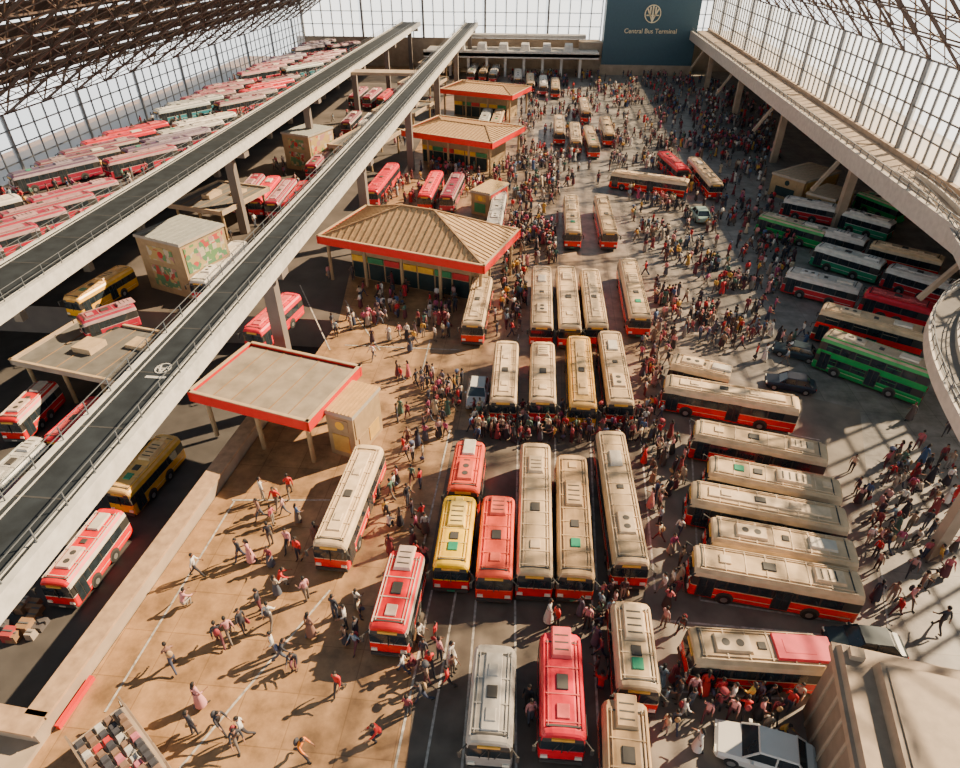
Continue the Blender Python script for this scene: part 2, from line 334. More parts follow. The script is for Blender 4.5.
def slab(m,p,q,n,w0,w1,z0,z1,mi):
    P=[p+n*w0,q+n*w0,q+n*w1,p+n*w1]; b=len(m.v)
    for z in (z0,z1):
        for a in P: m.v.append((a.x,a.y,z))
    for f in [(0,1,2,3),(7,6,5,4),(0,4,5,1),(1,5,6,2),(2,6,7,3),(3,7,4,0)]: m.f.append(tuple(b+i for i in f)); m.m.append(mi)
slab(g,p0,p1,nn,.1,1.3,-.3,1.1,0); slab(g,p0,p1,nn,0,1.45,1.1,1.3,1); slab(g,p0,p1,nn,1.4,1.8,-1.6,-.9,0)
q0=p0+nn*12; slab(g,p0,q0,dd_,-1.0,.2,-.3,1.1,0); slab(g,p0+nn*.1,q0,dd_,-1.1,.3,1.1,1.3,1)
slab(g,p0,q0,dd_,-9,-1.0,-4,.3,0)
for k in range(9):
    a=p0+dd_*(k*3.5+1); slab(g,a,a+dd_*.5,nn,1.2,1.5,-4,1.1,0)
g.obj('parapet_wall',[CONC,mat('parapet_cap',(.40,.25,.145),.7,var=.25)])
g=MB()
random.seed(5)
for k in range(14):
    c=G(random.uniform(5,42),random.uniform(600,640),-4); s=random.uniform(.3,.55); hh=random.uniform(.4,.9)
    g.box(c.x-s,c.x+s,c.y-s,c.y+s,-4,-4+hh,[0,2,4,0,1][k%5],.04); g.box(c.x-s*.8,c.x+s*.8,c.y-.06,c.y+.06,-4+hh,-4+hh+.05,3)
g.obj('stacked_crates',[mat('crate_wood',(.25,.14,.07),.7),mat('crate_red',(.35,.04,.04),.6),mat('crate_cream',(.35,.28,.22),.6),mat('crate_tape',(.1,.1,.1),.5),mat('crate_dark',(.08,.07,.07),.6)])
g=MB()
def gp(u,v,z=.02): return G(u,v,z)
g.poly([gp(405,790),gp(640,790),gp(650,600),gp(648,430),gp(455,430),gp(422,600)],0)
g.poly([gp(640,790,.024),gp(830,790,.024),gp(880,600,.024),gp(860,410,.024),gp(660,360,.024),gp(650,430,.024)],1)
g.obj('asphalt_carriageway',[ASPH,mat('worn_asphalt',(.19,.155,.12),.6,scale=.4,var=.35)])
g=MB()
def line(u1,v1,u2,v2,w=.075,z=.035):
    a=G(u1,v1,z);b=G(u2,v2,z);d=(b-a).normalized();n=Vector((-d.y,d.x,0))*w
    g.quad(a-n,b-n,b+n,a+n,0)
for l in [(425,768,458,580),(462,768,476,600),(516,768,515,600),(600,768,592,600),(395,768,432,590),(420,560,450,430),(515,590,518,430),(557,590,555,430),(597,590,590,430),(655,590,640,430),
 (105,712,235,500),(180,768,330,590),(120,700,150,768),(232,500,330,500),(660,620,880,640),(660,690,800,700),(665,410,820,440),(870,480,890,640),(345,345,460,350),(300,285,330,350),(345,300,380,350),(430,340,420,380),(700,600,860,625),(690,420,700,600)]: line(*l)
for t in range(7): line(525-t*1,262+t*12,525-t*1.2,268+t*12)
g.obj('road_markings',[LINE])
# ---------------------------------------------------------------- footbridges
def bridge(name,xl,xr,z,y0,y1,emb=None,c0=14):
    m=MB()
    m.box(xl,xr,y0,y1,z-.35,z,0); m.box(xr-.1,xr+.35,y0,y1,z-1.1,z+.15,1); m.box(xl-.3,xl+.05,y0,y1,z-1.1,z+.15,1)
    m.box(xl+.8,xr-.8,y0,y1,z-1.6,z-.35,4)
    m.box(xr-.5,xr-.42,y0,y1,z,z+.05,2); m.box(xl+.42,xl+.5,y0,y1,z,z+.05,2)
    for x in (xl,xr):
        yy=y0
        while yy<y1:
            m.box(x-.03,x+.03,yy,yy+.06,z+.15,z+1.15,3); yy+=2.5
        for zz in (.65,1.15): m.box(x-.022,x+.022,y0,y1,z+zz-.022,z+zz+.022,3)
    yy=y0+c0
    while yy<y1:
        if yy>30:
            m.box((xl+xr)/2-.6,(xl+xr)/2+.6,yy-.6,yy+.6,-4 if yy<66 else 0,z-1.6,4); m.box(xl,xr,yy-.8,yy+.8,z-2.2,z-1.5,4)
        yy+=36
    yy=y0
    while yy<y1: m.box(xl+.1,xr-.1,yy,yy+.12,z,z+.01,5); yy+=6
    if emb:
        cx=(xl+xr)/2+.2
        for k in range(16):
            t0=2*math.pi*k/16;t1=2*math.pi*(k+1)/16
            m.strut((cx+.5*math.cos(t0),emb+.6*math.sin(t0),z+.03),(cx+.5*math.cos(t1),emb+.6*math.sin(t1),z+.03),.04,2,.02)
        for s in (-1,1): m.strut((cx,emb-.5,z+.03),(cx+s*.35,emb+.4,z+.03),.06,2,.02)
        m.box(cx-.4,cx+.4,emb-.05,emb+.05,z,z+.04,2); m.box(cx-.7,cx+.7,emb-1.2,emb-.95,z,z+.03,2)
    return m.obj(name,[mat('bridge_deck',(.018,.023,.028),.75,scale=.8,var=.35,spec=.3),mat('bridge_girder',(.50,.48,.44),.6,var=.15),mat('bridge_edge_line',(.5,.48,.44),.6),mat('steel_rail',(.13,.14,.15),.5,.3),CONCD,mat('deck_joint',(.04,.04,.04),.8)])
bridge('footbridge',B1L,B1R,14,4,240,emb=G(152,368,14).y); bridge('footbridge',B2L,B2R,14,20,240,c0=72)
g=MB()
g.box(B2R+.4,B1L-.4,150,154,13,13.6,0)
g.obj('bridge_link',[CONC])
g=MB(); g.box(GXL-.4,DX,50,240,5.2,6,0); g.box(DX-.2,DX+.3,50,240,5.0,7.0,1)
for yy in range(62,240,14): g.box(DX-2,DX-1,yy,yy+1,0,5.2,1); g.box(DX-16,DX-15,yy,yy+1,0,5.2,1)
g.obj('upper_parking_deck',[mat('deck_concrete',(.085,.07,.065),.8,scale=.3,var=.3),CONC])
# ---------------------------------------------------------------- hall glazing
PANE=pane_mat('hall_glass',(.93,.96,1),.66); MUL=mat('mullion_steel',(.13,.13,.13),.5,.3); 
def glass_wall(name,axis,c,a0,a1,z0,z1,ds,dz,th=.12):
    m=MB(); a=a0
    def bxx(s0,s1,t0,t1,q0,q1,mi):
        if axis=='x': m.box(c+t0,c+t1,s0,s1,q0,q1,mi)
        else: m.box(s0,s1,c+t0,c+t1,q0,q1,mi)
    k=0
    while a<=a1:
        t=th*(2.2 if k%6==0 else 1); bxx(a-t,a+t,-t*1.5,t*1.5,z0,z1,0); a+=ds;k+=1
    nz=max(1,round((z1-z0)/dz))
    for i in range(nz+1):
        z=z0+(z1-z0)*i/nz; bxx(a0,a1,-th,th,z-.09,z+.09,0)
    if axis=='x': m.quad((c,a0,z0),(c,a1,z0),(c,a1,z1),(c,a0,z1),1)
    else: m.quad((a0,c,z0),(a1,c,z0),(a1,c,z1),(a0,c,z1),1)
    m.obj(name,[MUL,PANE])
YE=243
glass_wall('window_1','x',GXR,24,YE,12.8,ZR,2.6,2.8)
glass_wall('window_2','x',GXL,40,YE,6,ZL,3.2,2.4,.09)
glass_wall('window_3','y',YE,GXL,17,9,40,3.5,4,.14)
glass_wall('window_4','y',YE,46.5,GXR,9,40,3.5,4,.14)
g=MB(); g.box(GXL-3,17,YE,YE+1,0,9,0); g.box(46.5,GXR+12,YE,YE+1,0,9,0)
g.obj('wall_north',[CONC])
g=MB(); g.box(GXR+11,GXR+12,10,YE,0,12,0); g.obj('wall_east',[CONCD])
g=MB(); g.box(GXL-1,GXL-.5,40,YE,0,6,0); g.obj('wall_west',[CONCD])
# right terrace
g=MB(); E=GXR+10.5
g.box(XI,E,62,YE-.5,11.2,12.2,0); g.box(XI-.5,XI+.1,62,YE-.5,10.6,13.1,1); g.box(GXR-.7,GXR+.8,24,YE-.5,12.2,12.9,0); g.box(GXR-.5,E,10,62,11.2,12.2,0)
g.box(XI+2.2,XI+2.5,62,YE-.5,12.2,12.5,1)
yy=66
while yy<YE-4:
    g.box(XI+1.8,XI+3,yy,yy+1.2,0,11.2,2); g.strut((XI-3,yy+.6,6),(XI,yy+.6,11),.25,2); g.box(XI+.1,GXR-.7,yy+4,yy+4.4,12.2,12.35,2); yy+=36
for zz in (13.5,13.9): g.box(XI-.3,XI-.2,62,YE-.5,zz,zz+.06,3)
yy=62
while yy<YE-1: g.box(XI-.3,XI-.2,yy,yy+.08,13,13.95,3); yy+=2.5
g.obj('terrace_walkway',[mat('terrace_concrete',(.42,.31,.22),.75,scale=.4,var=.25),mat('terrace_edge',(.55,.49,.42),.6),CONC,MC['steel_rail']])
def sweep(name,pts,w,h1,cols=(5,)):
    m=MB(); n=len(pts); off=[]
    for i in range(n):
        d=(pts[min(i+1,n-1)]-pts[max(i-1,0)]); d.z=0; d.normalize(); off.append(Vector((-d.y,d.x,0)))
    for i in range(n-1):
        for (w0,w1,z0,z1,mi) in ((-w,w,-.5,0,0),(-w-.15,-w+.05,-.7,h1,1),(w-.05,w+.15,-.7,h1,1)):
            A=[pts[i]+off[i]*w0,pts[i+1]+off[i+1]*w0,pts[i+1]+off[i+1]*w1,pts[i]+off[i]*w1]; b=len(m.v)
            for z in (z0,z1):
                for a in A: m.v.append((a.x,a.y,a.z+z))
            for f in [(3,2,1,0),(4,5,6,7),(0,1,5,4),(1,2,6,5),(2,3,7,6),(3,0,4,7)]: m.f.append(tuple(b+k for k in f)); m.m.append(mi)
        for s in (-w,w):
            for zz in (h1+.4,h1+.8): m.strut(pts[i]+off[i]*s+Vector((0,0,zz)),pts[i+1]+off[i+1]*s+Vector((0,0,zz)),.03,2)
            m.strut(pts[i]+off[i]*s+Vector((0,0,h1)),pts[i]+off[i]*s+Vector((0,0,h1+.8)),.03,2)
    for i in cols: 
        p=pts[i]; m.box(p.x-.4,p.x+.4,p.y-.4,p.y+.4,0,p.z-.5,3)
    m.obj(name,[mat('ramp_deck',(.20,.18,.16),.8),MC['terrace_edge'],MC['steel_rail'],CONC])
def bez(P,n):
    out=[]
    for i in range(n+1):
        t=i/n; q=[p.copy() for p in P]
        while len(q)>1: q=[q[j]*(1-t)+q[j+1]*t for j in range(len(q)-1)]
        out.append(q[0])
    return out
sweep('curved_ramp',bez([G(905,176,12.2),G(938,196,12.2),G(962,228,12.2),G(988,285,12)],16),1.2,.6,(14,))
sweep('curved_ramp',bez([G(1040,280,11),G(920,282,11),G(918,345,11),G(965,400,10.6),G(1000,470,10.2)],24),1.0,.5,(1,23))
# ---------------------------------------------------------------- roof trusses
STEEL=mat('truss_steel',(.085,.05,.033),.6,.3); SKIN=mat('roof_sheet',(.035,.026,.02),.8,scale=.3)
def lerp(a,b,t): return a*(1-t)+b*t
g=MB()
A0=Vector((GXL,0,ZL)); A1=Vector((-44,0,39.5)); K=9; prev=None; yy=36
while yy<=YE:
    lo=[lerp(A0,A1,i/K)+Vector((0,yy,0)) for i in range(K+1)]; hi=[p+Vector((-1.2,0,3.2)) for p in lo]
    for i in range(K):
        g.strut(lo[i],lo[i+1],.16,0); g.strut(hi[i],hi[i+1],.16,0); g.strut(lo[i],hi[i+1],.09,0); g.strut(lo[i],hi[i],.09,0)
    if prev:
        for i in range(K+1):
            g.strut(prev[0][i],lo[i],.1,0); g.strut(prev[1][i],hi[i],.12,0)
            if i<K: g.strut(prev[0][i],lo[i+1],.06,0); g.strut(prev[0][i+1],lo[i],.06,0); 
            mid=(prev[0][i]+lo[i])/2; g.strut(prev[1][i],mid,.06,0); g.strut(mid,hi[i],.06,0)
    prev=(lo,hi); yy+=9
g.obj('roof_truss_west',[STEEL])
g=MB()
for i in range(K):
    a=lerp(A0,A1,i/K)+Vector((-1.3,0,3.6)); b=lerp(A0,A1,(i+.86)/K)+Vector((-1.3,0,3.6))
    g.quad((a.x,34,a.z),(b.x,34,b.z),(b.x,244,b.z),(a.x,244,a.z),0)
g.obj('ceiling_west',[SKIN])
g=MB()
A0=Vector((GXR,0,ZR)); A1=Vector((GXR-15,0,39.5)); K=5; prev=None; yy=22
while yy<=YE:
    lo=[lerp(A0,A1,i/K)+Vector((0,yy,0)) for i in range(K+1)]; hi=[p+Vector((.8,0,2.6)) for p in lo]
    for i in range(K):
        g.strut(lo[i],lo[i+1],.14,0); g.strut(hi[i],hi[i+1],.14,0); g.strut(lo[i],hi[i+1],.08,0)
    if prev:
        for i in range(K+1):
            g.strut(prev[0][i],lo[i],.1,0); g.strut(prev[1][i],hi[i],.1,0); 
            if i<K: g.strut(prev[0][i],lo[i+1],.06,0)
            mid=(prev[0][i]+lo[i])/2; g.strut(prev[1][i],mid,.06,0); g.strut(mid,hi[i],.06,0)
    prev=(lo,hi); yy+=8
g.obj('roof_truss_east',[STEEL])
# ---------------------------------------------------------------- sign wall
g=MB(); g.box(17.5,46.5,234,242,0,44,0); g.box(10,17.5,236,242,0,9,1)
g.box(17,47,233.6,234,0,3,1)
sw=g.obj('sign_tower',[mat('sign_wall_teal',(.032,.085,.115),.5,var=.08),CONC])
gold=mat('gold_letter',(.80,.68,.44),.35,.1)
g=MB()
cx,cz=32,17.6
for k in range(24):
    t0=2*math.pi*k/24;t1=2*math.pi*(k+1)/24
    g.strut((cx+2.4*math.cos(t0),233.8,cz+2.4*math.sin(t0)),(cx+2.4*math.cos(t1),233.8,cz+2.4*math.sin(t1)),.14,0)
for s in (-1,1):
    g.strut((cx,233.8,cz-2.0),(cx+s*1.7,233.8,cz+1.4),.2,0); g.strut((cx+s*.8,233.8,cz-.7),(cx+s*.8,233.8,cz+1.9),.2,0)
g.strut((cx,233.8,cz-2.3),(cx,233.8,cz+2.2),.22,0); g.strut((cx-1.9,233.8,cz-.4),(cx+1.9,233.8,cz-.4),.16,0)
o=g.obj('emblem',[gold]); o.parent=sw
tx=bpy.data.curves.new('sign_text','FONT'); tx.body='Central Bus Terminal'; tx.size=1.9; tx.align_x='CENTER'; tx.extrude=.08
to=bpy.data.objects.new('sign_lettering',tx); scene.collection.objects.link(to); to.location=(32,233.8,12.2); to.rotation_euler=(math.pi/2,0,0); tx.materials.append(gold); to.parent=sw
g=MB()
g.box(-40,16,226,240,6,7,0); g.box(-40,16,226,226.6,5.6,7.6,1)
for x in range(-38,15,6): g.box(x,x+.8,227,227.8,0,6,1)
g.box(-32,12,236,240,10,11,0); g.box(47,50,222,242,9,10,0)
for x in range(-30,12,7): g.box(x,x+3,228,234,7,9.2,1,.3)
g.obj('concourse_balcony',[mat('pale_concrete',(.55,.50,.44),.7),mat('pale_edge',(.66,.62,.56),.6)])
# ---------------------------------------------------------------- canopies / pavilions
REDF=mat('red_fascia',(.66,.012,.010),.4,var=.06); TILE=mat('tan_roof_tile',(.44,.27,.13),.75,var=.25,scale=2); RIDGE=mat('roof_rib',(.27,.155,.07),.8)
WALLY=mat('shop_wall',(.36,.24,.12),.7); SHOPG=mat('shop_glass',(.03,.05,.05),.15); SGY=mat('shop_sign_yellow',(.8,.46,.04),.5); SGG=mat('shop_sign_green',(.04,.24,.09),.5); SGR=mat('shop_sign_red',(.55,.03,.03),.5)
FELT=mat('flat_roof_felt',(.27,.215,.155),.85,scale=.6,var=.28); FELTD=mat('flat_roof_dark',(.13,.12,.105),.85,scale=.6,var=.25)
def frame(nl,nr,fl,z):
    a=G(*nl,z);b=G(*nr,z);c=G(*fl,z)
    ux=(b-a); W=ux.length; ux.normalize(); uy=Vector((-ux.y,ux.x,0)); D=abs((c-a).dot(uy))
    ctr=a+ux*W/2+uy*D/2
    return ctr,math.atan2(ux.y,ux.x),W,D,ux
def pavilion(name,nl,nr,fl,z,rise,z0=0,flat=False,body=True,nrib=26,grey=False):
    ctr,rz,W,D,ux=frame(nl,nr,fl,z); m=MB(); w=W/2;d=D/2
    h=z-z0
    m.box(-w,w,-d,d,h-.35,h,5)
    for s in (-1,1):
        m.box(-w-.15,w+.15,s*d-.12,s*d+.12,h-(.3 if grey else .75),h+.3,1); m.box(s*w-.12,s*w+.12,-d-.12,d+.12,h-(.3 if grey else .75),h+.3,1)
        m.box(-w-.2,w+.2,s*d-.15,s*d+.15,h+.3,h+.4,6); m.box(s*w-.15,s*w+.15,-d-.15,d+.15,h+.3,h+.4,6)
    if flat:
        m.box(-w+.3,w-.3,-d+.3,d-.3,h,h+.12,0)
        for i in range(1,6): m.box(-w+.3+i*(W-.6)/6-.04,-w+.3+i*(W-.6)/6+.04,-d+.3,d-.3,h+.12,h+.17,2)
        if grey: m.box(-w*.4,-w*.1,-d*.3,d*.2,h+.12,h+.8,6); m.box(w*.2,w*.5,d*.2,d*.6,h+.12,h+.55,6)
    else:
        rl=W*(.10 if rise>2 else .25); a=h+.15; t=h+rise
        R0=Vector((-rl,0,t));R1=Vector((rl,0,t)); c=[Vector((-w+.1,-d+.1,a)),Vector((w-.1,-d+.1,a)),Vector((w-.1,d-.1,a)),Vector((-w+.1,d-.1,a))]
        m.quad(c[0],c[1],R1,R0,0); m.quad(c[2],c[3],R0,R1,0); m.poly([c[1],c[2],R1],0); m.poly([c[3],c[0],R0],0)
        for p,q in ((c[0],R0),(c[3],R0),(c[1],R1),(c[2],R1),(R0,R1)): m.strut(p,q,.14,2)
        for i in range(1,nrib):
            x=-w+i*W/nrib
            for s in (-1,1):
                k=1.0
                if x<-rl: k=(x+w)/(w-rl)
                if x>rl: k=(w-x)/(w-rl)
                m.strut((x,s*(d-.1),a+.03),(x,s*(d-.1)*(1-k),a+.03+(t-a)*k),.07,2)
        for i in range(1,int(nrib*.6)):
            y=-d+i*D/int(nrib*.6); k=1-abs(y)/d
            for s in (-1,1): m.strut((s*(w-.1),y,a+.03),(s*(w-.1-(w-rl)*k),y,a+.03+(t-a)*k),.07,2)
    nc=max(2,int(W/5))
    for i in range(nc+1):
        x=-w+.8+i*(W-1.6)/nc
        for s in (-1,1): m.cyl((x,s*(d-.8),(h-.35)/2),'z',.22,h-.35,3,10)
    if body:
        bw=w*.75;bd=d*.55
        m.box(-bw,bw,-bd,bd,0,h-.36,3)
        n=max(3,int(bw*2/2.4))
        for i in range(n):
            x0=-bw+.2+i*(2*bw-.2)/n; x1=x0+(2*bw-.2)/n-.25
            for s in (-1,1):
                m.box(x0,x1,s*bd-.06,s*bd+.06,.1,2.4,4); m.box(x0,x1,s*(bd+.1)-.12,s*(bd+.1)+.12,2.6,3.4,[7,8,9,7][i%4])
    o=m.obj(name,[TILE if not flat else (FELTD if grey else FELT),REDF if not grey else CONC,RIDGE,WALLY,SHOPG,CONCD,mat('fascia_cap',(.48,.34,.2),.6),SGY,SGG,SGR],(ctr.x,ctr.y,z0),rz)
    block(ctr.x,ctr.y,ux.x,ux.y,w*.8,d*.6)
    return o
pavilion('station_pavilion',(318,238),(484,268),(340,203),6.2,3.6)
pavilion('station_pavilion',(402,132),(492,145),(418,114),6.2,1.3)
pavilion('station_pavilion',(440,90),(512,97),(450,80),6.2,1.0)
pavilion('platform_canopy',(190,394),(308,424),(233,341),5.2,0,flat=True,body=False)
pavilion('platform_canopy',(12,362),(138,388),(62,316),.8,0,flat=True,body=False,z0=-4,grey=True)
pavilion('platform_canopy',(168,206),(222,214),(200,180),4.5,0,flat=True,body=False,grey=True)
pavilion('platform_canopy',(328,146),(372,150),(342,126),4.5,0,flat=True,body=False,grey=True)
pavilion('platform_canopy',(372,112),(415,115),(384,100),4.5,0,flat=True,body=False,grey=True)
pavilion('platform_canopy',(398,84),(436,86),(408,76),4.5,0,flat=True,body=False,grey=True)
pavilion('platform_canopy',(418,64),(448,65),(424,58),4.5,0,flat=True,body=False,grey=True)
def kiosk(name,nl,nr,fl,ztop,z0,sides,roofc,rn):
    ctr,rz,W,D,ux=frame(nl,nr,fl,ztop); m=MB(); w=W/2;d=D/2;h=ztop-z0
    m.box(-w+.15,w-.15,-d+.15,d-.15,0,h-.35,1); m.box(-w,w,-d,d,h-.35,h,2,.05,0)
    for i in range(1,8): m.box(-w+i*W/8-.05,-w+i*W/8+.05,-d+.1,d-.1,h-.02,h+.07,0)
    m.box(-w*.55,w*.55,-d+.08,-d+.16,.6*h,h*.85,3); m.box(-w*.6,w*.5,-d+.08,-d+.16,.12*h,h*.5,4)
    m.box(w-.16,w-.08,-d*.85,d*.85,.45*h,.9*h,5); m.box(w-.16,w-.08,-d*.7,-d*.05,.1*h,.4*h,3); m.box(w-.16,w-.08,0,d*.7,.1*h,.4*h,4)
    m.cyl((w*.0,-d+.07,h*.72),'y',min(w,.9)*.5,.05,6,18)
    m.obj(name,[mat(rn,roofc,.7),WALLY,mat('kiosk_trim',(.36,.31,.25),.6)]+sides,(ctr.x,ctr.y,z0),rz); block(ctr.x,ctr.y,ux.x,ux.y,w,d)
PG=poster_mat('poster_print',1.6,(.10,.22,.11)); PO=poster_mat('poster_print_warm',1.3,(.45,.30,.10)); PO2=mat('poster_ochre',(.55,.33,.08),.5)
kiosk('poster_kiosk',(132,234),(178,245),(152,208),7.6,0,[PO,PG,PG,SGR],(.30,.30,.27),'kiosk_roof_grey')
kiosk('poster_kiosk',(280,132),(308,136),(292,121),7,0,[PG,PG,PO,SGR],(.30,.30,.27),'kiosk_roof_grey2')
kiosk('ticket_kiosk',(322,410),(352,418),(338,376),5,0,[WALLY,PO2,WALLY,SGY],(.52,.30,.11),'kiosk_roof_ochre')
kiosk('snack_kiosk',(470,190),(490,194),(474,176),4,0,[PO2,SGG,SGR,SGY],(.45,.3,.14),'kiosk_roof_tan')
kiosk('storage_kiosk',(772,172),(806,182),(780,154),4,0,[WALLY,SHOPG,PO2,SHOPG],(.55,.40,.26),'kiosk_roof_beige')
kiosk('storage_kiosk',(806,192),(836,200),(808,178),3.6,0,[WALLY,SHOPG,PO2,SHOPG],(.55,.40,.26),'kiosk_roof_beige')
# rooftop building bottom right
g=MB(); c=G(978,742,7.0)
w,d=5.5,3.9
RB=mat('beige_roof_panel',(.32,.225,.15),.6,var=.18); RBD=mat('beige_wall',(.22,.15,.10),.7)
g.box(-w,w,-d,d,-7,-.9,1); g.box(-w-.3,w+.3,-d-.3,d+.3,-.9,-.4,0); g.box(-w-.1,w+.1,-d-.1,d+.1,-.4,0,0,.15)
g.box(-w+1.4,w-.3,-d+.9,d-1.0,0,.7,0,.12); g.box(-w+1.8,w-.7,-d+1.3,d-1.4,.7,.78,0)
for i in range(6): g.box(-w-.08,-w+.02,-d+.4+i*1.25,-d+.6+i*1.25,-7,-.9,2)
for i in range(7): g.box(-w+.5+i*1.5,-w+1.5+i*1.5,-d-.06,-d+.02,-6,-1.6,3)
g.box(-w+.3,-w+1.0,d-.9,d-.3,0,.4,2)
g.obj('service_building',[RB,RBD,CONC,SHOPG],(c.x,c.y,7),math.radians(-10)); block(c.x,c.y,1,0,6.0,4.3)
# bottom left market stall
random.seed(3)
g=MB(); c=G(118,754,1.4); g.box(-2.6,2.6,-1.4,1.4,0,1,0); g.box(-2.8,2.8,-1.6,1.6,1,1.12,1)
for i in range(10):
    for j in range(5):
        x=-2.6+i*.52;yq=-1.4+j*.56; g.box(x,x+.44,yq,yq+.46,1.12,1.25+random.random()*.3,random.choice([2,4,5,5,5,6,7,7]),.06)
for sx in (-1,1):
    for sy in (-1,1): g.box(sx*2.7-.06,sx*2.7+.06,sy*1.5-.06,sy*1.5+.06,0,2.0,0)
for sy in (-1,1): g.box(-2.8,2.8,sy*1.5-.05,sy*1.5+.05,1.95,2.05,0)
g.obj('market_stall',[RBD,CONC,SGR,SGY,mat('goods_white',(.5,.47,.42),.6),mat('goods_dark',(.05,.05,.06),.6),mat('goods_pink',(.5,.14,.18),.6),mat('goods_brown',(.2,.12,.08),.6)],(c.x,c.y,0),math.radians(-35)); block(c.x,c.y,.85,-.53,3.0,1.8)
g=MB(); slab(g,p0-nn*.3,p0-nn*.3+dd_*3.2,nn,-.12,.12,0,.35,0); slab(g,p0-nn*.3,p0-nn*.3+dd_*3.2,nn,-.15,.15,.35,.4,0); g.obj('red_kerb',[REDF])
# ---------------------------------------------------------------- people
SKINR,SHIRT,PANTS,HAIR,SHOE,EYE,BAG=range(7)
def tube(V,Fc,C,pts,rad,col,k=6):
    n0=len(V); n=len(pts); pts=[Vector(p) for p in pts]
    for i,p in enumerate(pts):
        d=(pts[min(i+1,n-1)]-pts[max(i-1,0)]).normalized(); a=d.cross(Vector((.3,.9,.1))); a.normalize(); b=a.cross(d)
        for j in range(k):
            t=2*math.pi*j/k; V.append(tuple(p+a*rad[i]*math.cos(t)+b*rad[i]*math.sin(t))); C.append(col)
    for i in range(n-1):
        for j in range(k): q=(j+1)%k; Fc.append((n0+i*k+j,n0+i*k+q,n0+(i+1)*k+q,n0+(i+1)*k+j))
    Fc.append(tuple(n0+j for j in range(k))[::-1]); Fc.append(tuple(n0+(n-1)*k+j for j in range(k)))
def ellip(V,Fc,C,c,r,colf,nu=10,nv=8,fn=None):
    n0=len(V)
    for i in range(nv+1):
        ph=math.pi*i/nv
        for j in range(nu):
            t=2*math.pi*j/nu; p=Vector((math.sin(ph)*math.cos(t),math.sin(ph)*math.sin(t),math.cos(ph)))
            q=Vector((p.x*r[0],p.y*r[1],p.z*r[2]))
            if fn: q=fn(p,q)
            V.append(tuple(Vector(c)+q)); C.append(colf(p) if callable(colf) else colf)
    for i in range(nv):
        for j in range(nu): q=(j+1)%nu; Fc.append((n0+i*nu+j,n0+(i+1)*nu+j,n0+(i+1)*nu+q,n0+i*nu+q))
